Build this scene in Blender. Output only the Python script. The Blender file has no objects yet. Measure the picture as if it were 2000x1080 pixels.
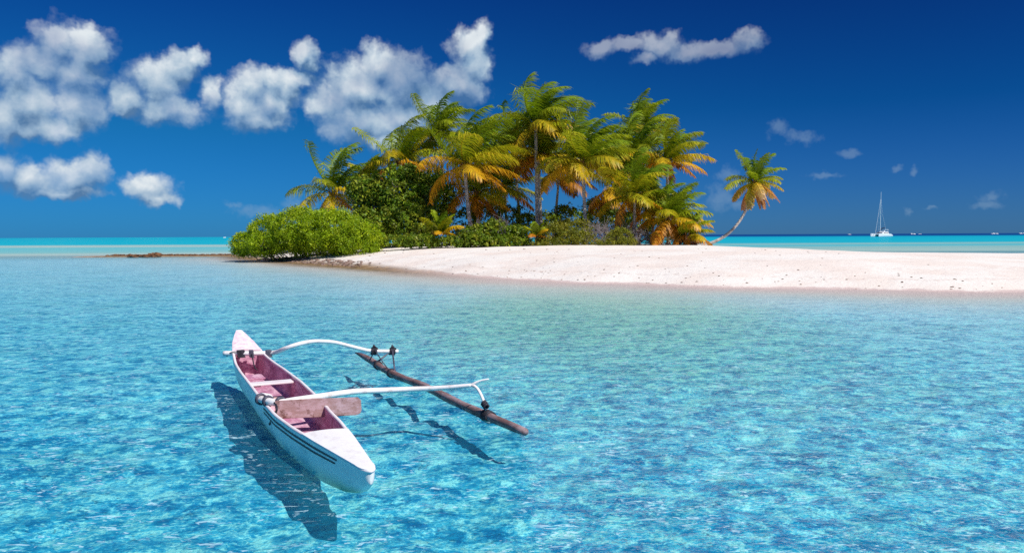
import bpy, math, random
import numpy as np
from mathutils import Vector, Matrix, noise as mnoise

sc = bpy.context.scene
COL = sc.collection
# ------------------------------------------------------------------ camera
FP, CAMH = 1570.0, 1.8                     # focal length in photo pixels (2000 wide), eye height
PITCH = math.atan(80 / FP)
ROLL = -math.radians(.2865)
cam = bpy.data.cameras.new('camera'); camo = bpy.data.objects.new('camera', cam); COL.objects.link(camo)
cam.sensor_width = 36; cam.lens = 36 * FP / 2000
cam.clip_start = .1; cam.clip_end = 30000
Rm = Matrix.Rotation(math.pi/2 - PITCH, 3, 'X') @ Matrix.Rotation(ROLL, 3, 'Z')
camo.matrix_world = Matrix.Translation((0, 0, CAMH)) @ Rm.to_4x4()
sc.camera = camo

def ray(px, py): return Rm @ Vector(((px - 1000) / FP, -(py - 540) / FP, -1.0))
def atz(px, py, z):
    d = ray(px, py); t = (z - CAMH) / d.z
    return Vector((0, 0, CAMH)) + d * t
def aty(px, py, Y):
    d = ray(px, py); return Vector((0, 0, CAMH)) + d * (Y / d.y)

# ------------------------------------------------------------------ exposure, sun, sky
sc.view_settings.view_transform = 'Standard'; sc.view_settings.look = 'None'
sc.view_settings.exposure = 0.0; sc.view_settings.gamma = 1
sc.render.film_transparent = False
sc.cycles.use_denoising = False
sc.cycles.max_bounces = 8; sc.cycles.transparent_max_bounces = 12
sc.cycles.caustics_reflective = False; sc.cycles.caustics_refractive = False
sc.cycles.sample_clamp_indirect = 6

SUN_EL = math.radians(50)
TRAV = Vector((-.60, .50, 0)).normalized()             # way the light travels over the ground
tosun = Vector((-TRAV.x * math.cos(SUN_EL), -TRAV.y * math.cos(SUN_EL), math.sin(SUN_EL)))
sun = bpy.data.lights.new('sun', 'SUN'); sun.energy = 5.0; sun.angle = math.radians(.5); sun.color = (1, .965, .90)
suno = bpy.data.objects.new('sun', sun); COL.objects.link(suno)
suno.rotation_euler = tosun.to_track_quat('Z', 'Y').to_euler(); suno.location = (20, -20, 30)

world = bpy.data.worlds.new('World'); sc.world = world; world.use_nodes = True
class NT:
    """small node-tree writer"""
    def __init__(s, nt): s.nt = nt; s.N = nt.nodes; s.L = nt.links
    def n(s, typ, ins=None, **kw):
        nd = s.N.new(typ)
        for k, v in kw.items(): setattr(nd, k, v)
        for k, v in (ins or {}).items():
            sock = nd.inputs[k]
            if hasattr(v, 'is_linked') or isinstance(v, bpy.types.NodeSocket): s.L.new(v, sock)
            else:
                try: sock.default_value = v
                except Exception: sock.default_value = (*v, 1.0)
        return nd
    def m(s, op, a, b=0.0, c=None, clamp=False):
        ins = {0: a, 1: b}
        if c is not None: ins[2] = c
        return s.n('ShaderNodeMath', ins, operation=op, use_clamp=clamp).outputs[0]
    def v(s, op, a, b=(0, 0, 0)):
        nd = s.n('ShaderNodeVectorMath', {0: a}, operation=op)
        if hasattr(b, 'is_linked'): s.L.new(b, nd.inputs[1])
        else: nd.inputs[1].default_value = b
        return nd.outputs['Value'] if op in ('LENGTH', 'DOT_PRODUCT') else nd.outputs[0]
    def mixc(s, f, a, b, blend='MIX'):
        nd = s.N.new('ShaderNodeMix'); nd.data_type = 'RGBA'; nd.blend_type = blend; nd.clamp_factor = True
        for i, v in ((0, f), (6, a), (7, b)):
            if hasattr(v, 'is_linked'): s.L.new(v, nd.inputs[i])
            else: nd.inputs[i].default_value = v if i == 0 or len(v) == 4 else (*v, 1)
        return nd.outputs[2]
    def ramp(s, f, stops, interp='LINEAR'):
        nd = s.n('ShaderNodeValToRGB', {0: f}); r = nd.color_ramp; r.interpolation = interp
        while len(r.elements) < len(stops): r.elements.new(.5)
        for e, (p, c) in zip(r.elements, stops): e.position = p; e.color = (*c, 1) if len(c) == 3 else c
        return nd.outputs[0]
    def sstep(s, x, lo, hi):
        return s.n('ShaderNodeMapRange', {0: x, 1: lo, 2: hi, 3: 0.0, 4: 1.0}, interpolation_type='SMOOTHSTEP').outputs[0]
    def noise(s, vec, scale, detail=2, rough=.5, dist=0, dims='3D'):
        return s.n('ShaderNodeTexNoise', {'Vector': vec, 'Scale': scale, 'Detail': detail, 'Roughness': rough, 'Distortion': dist}, noise_dimensions=dims)

def azel(px, py):
    d = ray(px, py).normalized()
    return math.atan2(d.x, d.y), math.asin(d.z)
PXA = 1 / FP
CLOUDS = [  # px, py, rx, ry (photo pixels, turned into directions of the sky)
 (110,84,42,36),(165,88,46,36),(85,125,60,40),(150,150,58,42),(28,140,38,46),(60,195,70,48),(150,205,52,50),(90,248,80,26),(8,235,45,40),
 (250,198,42,34),(305,160,45,44),(350,133,34,30),(377,112,22,18),(330,215,60,30),(415,185,22,30),
 (495,160,36,30),(525,200,44,36),(560,170,26,40),(472,205,38,46),(535,160,25,22),(505,238,62,22),(596,108,26,26),(612,126,18,14),(570,150,34,18),
 (742,130,42,40),(700,175,62,48),(780,165,62,52),(642,195,40,36),(690,238,62,42),(780,236,72,46),(850,205,55,52),(880,170,45,30),(735,272,62,16),
 (915,88,34,28),(940,74,18,24),(928,125,30,40),(900,168,46,30),
 (1175,97,30,14),(1222,88,34,13),(1288,88,36,22),(1262,112,30,10),(1345,104,52,14),(1405,96,46,16),(1460,80,32,20),
 (60,350,50,30),(130,345,60,30),(178,338,32,34),(4,340,26,34),(120,375,85,15),
 (290,368,44,30),(308,388,40,14)]
FAINT = [(1520,252,20,16),(1567,268,34,14),(1420,345,22,18),(1405,388,28,26),(1442,402,24,12),(1935,386,22,16),(1930,404,34,9),
 (1750,330,14,9),(1786,333,12,9),(1775,410,14,7),(1820,405,12,6),(455,402,18,9),(500,412,60,12),(570,405,40,16),(560,195,40,22),(1660,300,20,8),(1610,345,30,6)]
W = NT(world.node_tree)
W.N.clear()
def blob_group(name, blobs):
    g = bpy.data.node_groups.new(name, 'ShaderNodeTree'); G = NT(g)
    g.interface.new_socket('P', in_out='INPUT', socket_type='NodeSocketVector')
    g.interface.new_socket('D', in_out='OUTPUT', socket_type='NodeSocketFloat')
    gi = g.nodes.new('NodeGroupInput'); go = g.nodes.new('NodeGroupOutput')
    acc = None
    for (px, py, rx, ry) in blobs:
        a, e = azel(px, py)
        q = G.v('MULTIPLY', G.v('SUBTRACT', gi.outputs[0], (a, e, 0)), (1 / (rx * PXA * math.cos(a)**2 * 1.15), 1 / (ry * PXA * 1.15 * math.cos(a)), 0))
        l = G.v('LENGTH', q)
        acc = l if acc is None else G.m('SMOOTH_MIN', acc, l, .25)
    g.links.new(acc, go.inputs[0])
    return g
SKYS = .11
sky = W.n('ShaderNodeTexSky', sky_type='NISHITA', sun_disc=False, sun_elevation=SUN_EL,
          sun_rotation=math.atan2(tosun.x, tosun.y), air_density=1.0, dust_density=0.2, ozone_density=4.0, altitude=200.0)
def sky_parts():
    """direction, its azimuth and height, and the clear sky deepened as through a polarising filter"""
    tc = W.n('ShaderNodeTexCoord'); sx = W.n('ShaderNodeSeparateXYZ', {0: tc.outputs['Generated']})
    el = W.m('ARCSINE', sx.outputs[2])
    tl = W.ramp(el, [(0.0, (.039, .264, .74)), (.125, (.025, .277, .555)), (.29, (.0114, .166, .49)), (.45, (.012, .15, .46)), (1, (.20, .45, .85))])
    tr = W.ramp(el, [(0.0, (.076, .245, .66)), (.15, (.0104, .168, .447)), (.29, (.0112, .106, .361)), (.45, (.012, .10, .36)), (1, (.20, .45, .85))])
    side = W.sstep(sx.outputs[0], -.5, .55)
    return sx, el, W.mixc(1.0, sky.outputs[0], W.mixc(side, tl, tr), 'MULTIPLY')
def sector(x0, x1, idx):
    """the clouds between two azimuths, each sector with its own small set of puffs"""
    near = lambda bl: [b for b in bl if x0 - 90 < b[0] + b[2] and b[0] - b[2] < x1 + 90]
    gA = blob_group('cumulus', near(CLOUDS)); nf = near(FAINT)
    sx, el, skyc = sky_parts()
    az = W.m('ARCTAN2', sx.outputs[0], sx.outputs[1])
    P0 = W.n('ShaderNodeCombineXYZ', {0: az, 1: el, 2: 0.0}).outputs[0]
    def height(P):
        w1 = W.v('MULTIPLY', W.v('SUBTRACT', W.noise(P, 26, 1, .5, 0, '2D').outputs['Color'], (.5, .5, .5)), (.015, .013, 0))
        w2 = W.v('MULTIPLY', W.v('SUBTRACT', W.noise(P, 80, 2, .6, 0, '2D').outputs['Color'], (.5, .5, .5)), (.011, .011, 0))
        Q = W.v('ADD', W.v('ADD', P, w1), w2)
        a = W.n('ShaderNodeGroup', node_tree=gA); W.L.new(Q, a.inputs[0])
        vor = W.n('ShaderNodeTexVoronoi', {'Vector': Q, 'Scale': 38.0, 'Smoothness': .5, 'Detail': 1.5, 'Roughness': .55, 'Lacunarity': 2.3}, feature='SMOOTH_F1', voronoi_dimensions='2D').outputs['Distance']
        f = W.noise(P, 48, 4, .6, 0, '2D').outputs[0]
        h = W.m('SUBTRACT', 1.36, a.outputs[0])
        h = W.m('ADD', h, W.m('MULTIPLY', W.m('SUBTRACT', .40, vor), .38))
        h = W.m('ADD', h, W.m('MULTIPLY', W.m('SUBTRACT', f, .5), .46))
        return h, Q, f
    h0, Q0, f0 = height(P0); h1, _, _ = height(W.v('ADD', P0, (-.004, .016, 0)))
    dens = W.n('ShaderNodeMapRange', {0: W.noise(P0, 13, 2, .6, 0, '2D').outputs[0], 1: .36, 2: .58, 3: .60, 4: 1.0}).outputs[0]
    cover = W.m('MULTIPLY', W.sstep(h0, -.02, .72), W.m('MULTIPLY', dens, .48 if x0 >= 1000 else 1.0))
    rel = W.m('SUBTRACT', h0, h1)
    lit = W.m('ADD', W.m('MULTIPLY', rel, .46), W.m('ADD', .12, W.m('MULTIPLY', W.noise(P0, 15, 2, .5, 0, '2D').outputs[0], .78)))
    ccol = W.ramp(lit, [(.22, (.09, .20, .38)), (.46, (.27, .41, .58)), (.68, (.45, .57, .69)), (1.0, (.76, .82, .86))])
    if nf:
        gB = blob_group('faint_cumulus', nf); fb = W.n('ShaderNodeGroup', node_tree=gB); W.L.new(Q0, fb.inputs[0])
        hb = W.m('ADD', W.m('SUBTRACT', 1.15, fb.outputs[0]), W.m('MULTIPLY', W.m('SUBTRACT', f0, .5), 1.7))
        skyc = W.mixc(W.m('MULTIPLY', W.sstep(hb, .0, 1.05), .28), skyc, [q / SKYS for q in (.30, .44, .58)])
    c = W.mixc(cover, skyc, W.mixc(1.0, ccol, (1 / SKYS,) * 3, 'MULTIPLY'))
    return W.n('ShaderNodeBackground', {0: c, 1: SKYS}).outputs[0]
sx, el, clear = sky_parts(); az = W.m('ARCTAN2', sx.outputs[0], sx.outputs[1])
sh = W.n('ShaderNodeBackground', {0: clear, 1: SKYS}).outputs[0]
low = W.m('MULTIPLY', W.m('LESS_THAN', el, .30), W.m('GREATER_THAN', el, -.002))
E_ = [-500, 225, 430, 640, 1000, 2300]
for k in range(5):
    a0, a1 = (math.atan((E_[k + i] - 1000) / FP) for i in (0, 1))
    inside = W.m('MULTIPLY', low, W.m('MULTIPLY', W.m('GREATER_THAN', az, a0), W.m('LESS_THAN', az, a1)))
    sh = W.n('ShaderNodeMixShader', {0: inside, 1: sh, 2: sector(E_[k], E_[k + 1], k)}).outputs[0]
out = W.n('ShaderNodeOutputWorld'); W.L.new(sh, out.inputs[0])
world.cycles.sampling_method = 'MANUAL'; world.cycles.sample_map_resolution = 512

# ------------------------------------------------------------------ mesh helpers
class MB:
    def __init__(s): s.v = []; s.f = []
    def add(s, vs, fs):
        o = len(s.v); s.v += [tuple(p) for p in vs]; s.f += [tuple(o + i for i in f) for f in fs]; return s
    def box(s, c, size, rot=None):
        hx, hy, hz = [q / 2 for q in size]; c = Vector(c); R = rot or Matrix.Identity(3)
        vs = [c + R @ Vector((x, y, z)) for x in (-hx, hx) for y in (-hy, hy) for z in (-hz, hz)]
        return s.add(vs, [(0, 1, 3, 2), (4, 6, 7, 5), (0, 4, 5, 1), (2, 3, 7, 6), (0, 2, 6, 4), (1, 5, 7, 3)])
    def tube(s, pts, rad, n=8, flat=1.0, cap=True):
        pts = [Vector(p) for p in pts]; m = len(pts)
        if not hasattr(rad, '__len__'): rad = [rad] * m
        vs = []; a = None
        for i, p in enumerate(pts):
            t = (pts[min(i + 1, m - 1)] - pts[max(i - 1, 0)]).normalized()
            if a is None: a = t.orthogonal().normalized() if abs(t.z) > .9 else t.cross(Vector((0, 0, 1))).normalized()
            a = (a - t * a.dot(t)).normalized(); b = t.cross(a)
            for k in range(n):
                an = 2 * math.pi * k / n
                vs.append(p + a * (rad[i] * math.cos(an)) + b * (rad[i] * flat * math.sin(an)))
        fs = [(i * n + k, i * n + (k + 1) % n, (i + 1) * n + (k + 1) % n, (i + 1) * n + k) for i in range(m - 1) for k in range(n)]
        if cap: fs += [tuple(range(n))[::-1], tuple((m - 1) * n + k for k in range(n))]
        return s.add(vs, fs)
    def build(s, name, mat, parent=None, smooth=False, bevel=0):
        me = bpy.data.meshes.new(name); me.from_pydata(s.v, [], s.f); me.materials.append(mat)
        if smooth: me.polygons.foreach_set('use_smooth', [True] * len(me.polygons))
        return link(name, me, parent, bevel)
def link(name, me, parent=None, bevel=0):
    o = bpy.data.objects.new(name, me); COL.objects.link(o)
    if parent: o.parent = parent
    if bevel:
        b = o.modifiers.new('bevel', 'BEVEL'); b.width = bevel; b.segments = 2; b.limit_method = 'ANGLE'
    return o
def tag(o, label=None, cat=None, group=None, kind=None):
    if label: o['label'] = label
    if cat: o['category'] = cat
    if group: o['group'] = group
    if kind: o['kind'] = kind
    return o
def empty(name, loc, rz=0):
    o = bpy.data.objects.new(name, None); COL.objects.link(o); o.location = loc; o.rotation_euler = (0, 0, rz); o.empty_display_size = .3; return o
def npmesh(name, V, faces_loops, starts, mat, cols=None, parent=None, smooth=False):
    me = bpy.data.meshes.new(name); V = np.asarray(V, np.float32)
    me.vertices.add(len(V)); me.vertices.foreach_set('co', V.ravel())
    me.loops.add(len(faces_loops)); me.loops.foreach_set('vertex_index', np.asarray(faces_loops, np.int32))
    me.polygons.add(len(starts)); me.polygons.foreach_set('loop_start', np.asarray(starts, np.int32))
    me.update(calc_edges=True)
    if cols is not None:
        a = me.color_attributes.new('Col', 'FLOAT_COLOR', 'POINT')
        c = np.ones((len(V), 4), np.float32); c[:, :3] = cols; a.data.foreach_set('color', c.ravel())
    me.materials.append(mat)
    if smooth: me.polygons.foreach_set('use_smooth', [True] * len(me.polygons))
    return link(name, me, parent)

# ------------------------------------------------------------------ materials
def mat(name):
    m = bpy.data.materials.new(name); m.use_nodes = True; t = NT(m.node_tree); t.N.clear()
    o = t.n('ShaderNodeOutputMaterial'); return m, t, o
def simple(name, base, rough=.6, spec=.3, var=None, scale=8, bump=0, bscale=30, metal=0):
    m, t, o = mat(name); tcn = t.n('ShaderNodeTexCoord').outputs['Object']
    col = base if len(base) == 4 else (*base, 1)
    if var:
        f = t.sstep(t.noise(tcn, scale, 5, .65).outputs[0], .38, .66); col = t.mixc(f, base, var)
    p = t.n('ShaderNodeBsdfPrincipled', {'Base Color': col, 'Roughness': rough, 'Specular IOR Level': spec, 'Metallic': metal})
    if bump:
        b = t.n('ShaderNodeBump', {'Height': t.noise(tcn, bscale, 4, .6).outputs[0], 'Strength': bump, 'Distance': .02}); t.L.new(b.outputs[0], p.inputs['Normal'])
    t.L.new(p.outputs[0], o.inputs[0]); return m
def leafmat(name, trans=.35, rough=.45, spec=.35):
    m, t, o = mat(name)
    c = t.n('ShaderNodeAttribute', attribute_name='Col').outputs['Color']
    p = t.n('ShaderNodeBsdfPrincipled', {'Base Color': c, 'Roughness': rough, 'Specular IOR Level': spec})
    tr = t.n('ShaderNodeBsdfTranslucent', {0: c}); mx = t.n('ShaderNodeMixShader', {0: trans, 1: p.outputs[0], 2: tr.outputs[0]})
    t.L.new(mx.outputs[0], o.inputs[0]); return m
M_leaf = leafmat('palm_leaf', .38)
M_bush = leafmat('bush_leaf', .38, .5, .3)

def trunkmat():
    m, t, o = mat('palm_bark'); tcn = t.n('ShaderNodeTexCoord').outputs['Object']
    z = t.n('ShaderNodeSeparateXYZ', {0: tcn}).outputs[2]
    n1 = t.noise(tcn, 3, 4, .6).outputs[0]
    ring = t.m('SINE', t.m('ADD', t.m('MULTIPLY', z, 46), t.m('MULTIPLY', n1, 14)))
    c = t.ramp(t.m('ADD', t.m('MULTIPLY', ring, .07), n1), [(.25, (.20, .17, .155)), (.5, (.44, .405, .385)), (.8, (.68, .65, .63))])
    p = t.n('ShaderNodeBsdfPrincipled', {'Base Color': c, 'Roughness': .85, 'Specular IOR Level': .15})
    b = t.n('ShaderNodeBump', {'Height': ring, 'Strength': .5, 'Distance': .02}); t.L.new(b.outputs[0], p.inputs['Normal'])
    t.L.new(p.outputs[0], o.inputs[0]); return m
M_bark = trunkmat()
M_twig = simple('dry_twig', (.30, .26, .24), .85, .1, (.14, .11, .09), 5)
M_fibre = simple('crown_fibre', (.20, .11, .04), .9, .1, (.34, .20, .07), 9)

# ------------------------------------------------------------------ land form
def PZ(px, py): p = atz(px, py, 0); return (p.x, p.y)
SHORE = [PZ(*p) for p in [(452,499),(485,505),(540,510),(620,516),(690,521),(750,526),(900,538),(1000,545),(1100,551),(1200,554),(1290,557),(1400,561),(1560,563),(1700,566),(1850,569),(2000,571)]]
POLY = np.array(SHORE + [(24, 22.2), (45, 19), (90, 14), (90, 44), (45, 51), (30, 57), (22, 66), (18, 80), (5, 95), (-15, 98), (-27, 88)])
def sdist(x, y):
    """distance to the island's waterline, positive on land"""
    x = np.asarray(x, float); y = np.asarray(y, float); d = np.full(x.shape, 1e9); ins = np.zeros(x.shape, bool)
    n = len(POLY)
    for i in range(n):
        ax_, ay_ = POLY[i]; bx_, by_ = POLY[(i + 1) % n]; ex, ey = bx_ - ax_, by_ - ay_
        t = np.clip(((x - ax_) * ex + (y - ay_) * ey) / (ex * ex + ey * ey), 0, 1)
        d = np.minimum(d, np.hypot(x - ax_ - t * ex, y - ay_ - t * ey))
        c = ((ay_ > y) != (by_ > y)) & (x < ex * (y - ay_) / (ey if ey else 1e-9) + ax_); ins ^= c
    return np.where(ins, d, -d)
def sm(x, a, b): t = np.clip((x - a) / (b - a), 0, 1); return t * t * (3 - 2 * t)
def wob(x, y, s, k=0):
    return (np.sin(x * s + 1.3 * k + 1.7 * np.sin(y * s * .63 + k)) + np.sin(y * s * 1.31 + 2.1 * k + 1.3 * np.sin(x * s * .77 + 2 * k))) * .5
def depth_out(x, y):
    yy = y + 5 * wob(x, y, .02, 1) * sm(y, 60, 200)
    L = np.interp(yy, [4, 9, 13, 20, 30, 45, 62, 72, 80, 88, 100, 140, 152, 185, 200, 240, 600], [.62, .55, .48, .36, .26, .22, .20, .10, .06, .12, .38, .45, .12, .16, 1.2, 3.0, 3.6])
    Rr = np.interp(yy, [4, 9, 13, 20, 30, 60, 68, 100, 112, 128, 138, 160, 180, 300, 460, 600, 760], [.78, .70, .60, .42, .30, .12, .12, .18, .24, .75, .25, .32, 2.2, 3.2, 3.8, 5, 14])
    k = sm(x / np.maximum(y, 5), -.18, .12)
    kk = sm(y, 60, 75)
    # in the near lagoon the floor shelves more gently towards the left
    near = np.interp(y, [4, 6.5, 9, 13, 20, 30, 60], [.40, .37, .36, .34, .28, .20, .15])
    near = near * (1 + .16 * sm(x / np.maximum(y, 5), -.2, .5))
    far = L * (1 - k) + Rr * k
    return near * (1 - kk) + far * kk
def ground_h(x, y):
    x = np.asarray(x, float); y = np.asarray(y, float)
    sd = sdist(x, y)
    sd = sd + .35 * wob(x, y, .55, 2) * sm(np.abs(sd), 0, 2) + .18 * wob(x, y, 1.3, 3)
    H = 1.12 - .40 * sm(x, 10, 24)
    land = H * (1 - np.exp(-np.maximum(sd, 0) / 4.6)) + .03 * wob(x, y, .5, 5) * sm(sd, 1, 6) + .012 * wob(x, y, 1.7, 6) * sm(sd, .3, 2)
    do = depth_out(x, y)
    s = np.maximum(-sd, 0)
    sea = -do * (1 - np.exp(-s * .024 / np.maximum(do, .05) - s * .008))
    sea = sea - .035 * wob(x, y, .8, 7) * np.minimum(-sea * 2, 1) * (y < 60)
    nr = (1 - sm(y, 10, 14)) * (1 - sm(np.abs(x), 5, 9)); sea = sea + nr * (.035 * wob(x, y, 9, 1) + .03 * wob(x, y, 4.5, 4))
    # low rubble spit running left from the island's tip
    bar = .30 * np.exp(-((y - 76.5 - .06 * (x + 26)) / 1.4) ** 2) * sm(x, -43, -36) * (1 - sm(x, -27, -24))
    sea = np.maximum(sea, np.minimum(sea + bar * 1.2, .07))
    return np.where(sd > 0, land, sea)
def gz(x, y): return float(ground_h(np.array([x]), np.array([y]))[0])

def axis_pts(segs):
    out = []
    for a, b, st in segs: out += list(np.arange(a, b, st))
    return np.array(out)
xs = axis_pts([(-9000, -3000, 1500), (-3000, -1000, 400), (-1000, -300, 100), (-300, -100, 20), (-100, -40, 3), (-40, -14, .8), (-14, -7, .5), (-7, 8, .14), (8, 26, .5), (26, 60, 1.5), (60, 120, 5), (120, 300, 20), (300, 1000, 100), (1000, 3000, 400), (3000, 9001, 1500)])
ys = axis_pts([(-60, -10, 10), (-10, 2, 2), (2, 3.5, .5), (3.5, 12.5, .13), (12.5, 16, .4), (16, 62, .42), (62, 100, .8), (100, 260, 4), (260, 800, 30), (800, 2400, 200), (2400, 12001, 1200)])
X, Y = np.meshgrid(xs, ys); nx, ny = len(xs), len(ys)
Z = ground_h(X.ravel(), Y.ravel()).reshape(X.shape)
def gridmesh(name, Zv, m, cols=None):
    V = np.stack([X.ravel(), Y.ravel(), Zv.ravel()], 1)
    i = np.arange(ny - 1)[:, None] * nx + np.arange(nx - 1)[None]; i = i.ravel()
    F = np.stack([i, i + 1, i + 1 + nx, i + nx], 1).ravel()
    return npmesh(name, V, F, np.arange(len(i)) * 4, m, cols, smooth=True)

def sandmat():
    m, t, o = mat('coral_sand'); g = t.n('ShaderNodeNewGeometry').outputs['Position']
    z = t.n('ShaderNodeSeparateXYZ', {0: g}).outputs[2]
    big = t.noise(g, .35, 4, .6).outputs[0]; fine = t.noise(g, 9, 5, .7).outputs[0]; mid = t.noise(g, 1.6, 4, .65).outputs[0]
    dry = t.mixc(t.sstep(big, .4, .62), (.84, .785, .715), (.80, .70, .62))
    dry = t.mixc(t.m('MULTIPLY', t.sstep(fine, .56, .72), .35), dry, (.62, .48, .43))
    zw = t.m('ADD', z, t.m('MULTIPLY', t.m('SUBTRACT', t.noise(g, .5, 4, .65).outputs[0], .5), .35))
    for zc, wd_, am in ((.30, .035, .5), (.52, .025, .35), (.80, .03, .3)):
        line = t.m('SUBTRACT', 1.0, t.sstep(t.m('ABSOLUTE', t.m('SUBTRACT', zw, zc)), 0.0, wd_))
        line = t.m('MULTIPLY', t.m('MULTIPLY', line, am), t.sstep(t.noise(g, 3.5, 5, .75).outputs[0], .44, .62))
        dry = t.mixc(line, dry, (.50, .36, .30))
    # wet band and weed along the waterline, browner towards the island's left tip
    gx = t.n('ShaderNodeSeparateXYZ', {0: g}).outputs[0]
    left = t.m('MULTIPLY', t.sstep(gx, 0.0, -9.0), t.sstep(gx, -45.0, -37.0))
    wetc = t.mixc(left, (.62, .49, .45), t.mixc(t.sstep(mid, .4, .6), (.34, .22, .11), (.16, .10, .05)))
    zz = t.m('ADD', z, t.m('MULTIPLY', t.m('SUBTRACT', mid, .5), .16))
    wet = t.sstep(zz, t.m('ADD', .06, t.m('MULTIPLY', left, .22)), .015)
    col = t.mixc(wet, dry, wetc)
    # under water: clean pale sand with darker weed patches
    sea = t.mixc(t.sstep(t.noise(g, .45, 3, .6).outputs[0], .45, .7), (.80, .80, .77), (.66, .70, .67))
    sea = t.mixc(t.m('MULTIPLY', t.sstep(t.noise(g, 2.2, 5, .7).outputs[0], .57, .75), .45), sea, (.30, .34, .28))
    gm = t.v('LENGTH', t.v('MULTIPLY', t.v('SUBTRACT', g, (2.0, 20.0, 0)), (.17, .085, 0)))
    gm = t.sstep(t.m('ADD', gm, t.m('MULTIPLY', t.m('SUBTRACT', mid, .5), .5)), 1.15, .25)
    sea = t.mixc(t.m('MULTIPLY', gm, .7), sea, (.62, .62, .36))
    sea = t.mixc(t.sstep(z, -.14, -.02), sea, (.70, .58, .50))
    under = t.sstep(z, -.01, -.06)
    col = t.mixc(under, col, sea)
    p = t.n('ShaderNodeBsdfPrincipled', {'Base Color': col, 'Roughness': .9, 'Specular IOR Level': .12})
    b = t.n('ShaderNodeBump', {'Height': t.m('ADD', fine, t.m('MULTIPLY', mid, 2.0)), 'Strength': .45, 'Distance': .06}); t.L.new(b.outputs[0], p.inputs['Normal'])
    t.L.new(p.outputs[0], o.inputs[0]); return m
ground = gridmesh('ground', Z, sandmat()); tag(ground, kind='structure')

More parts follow.
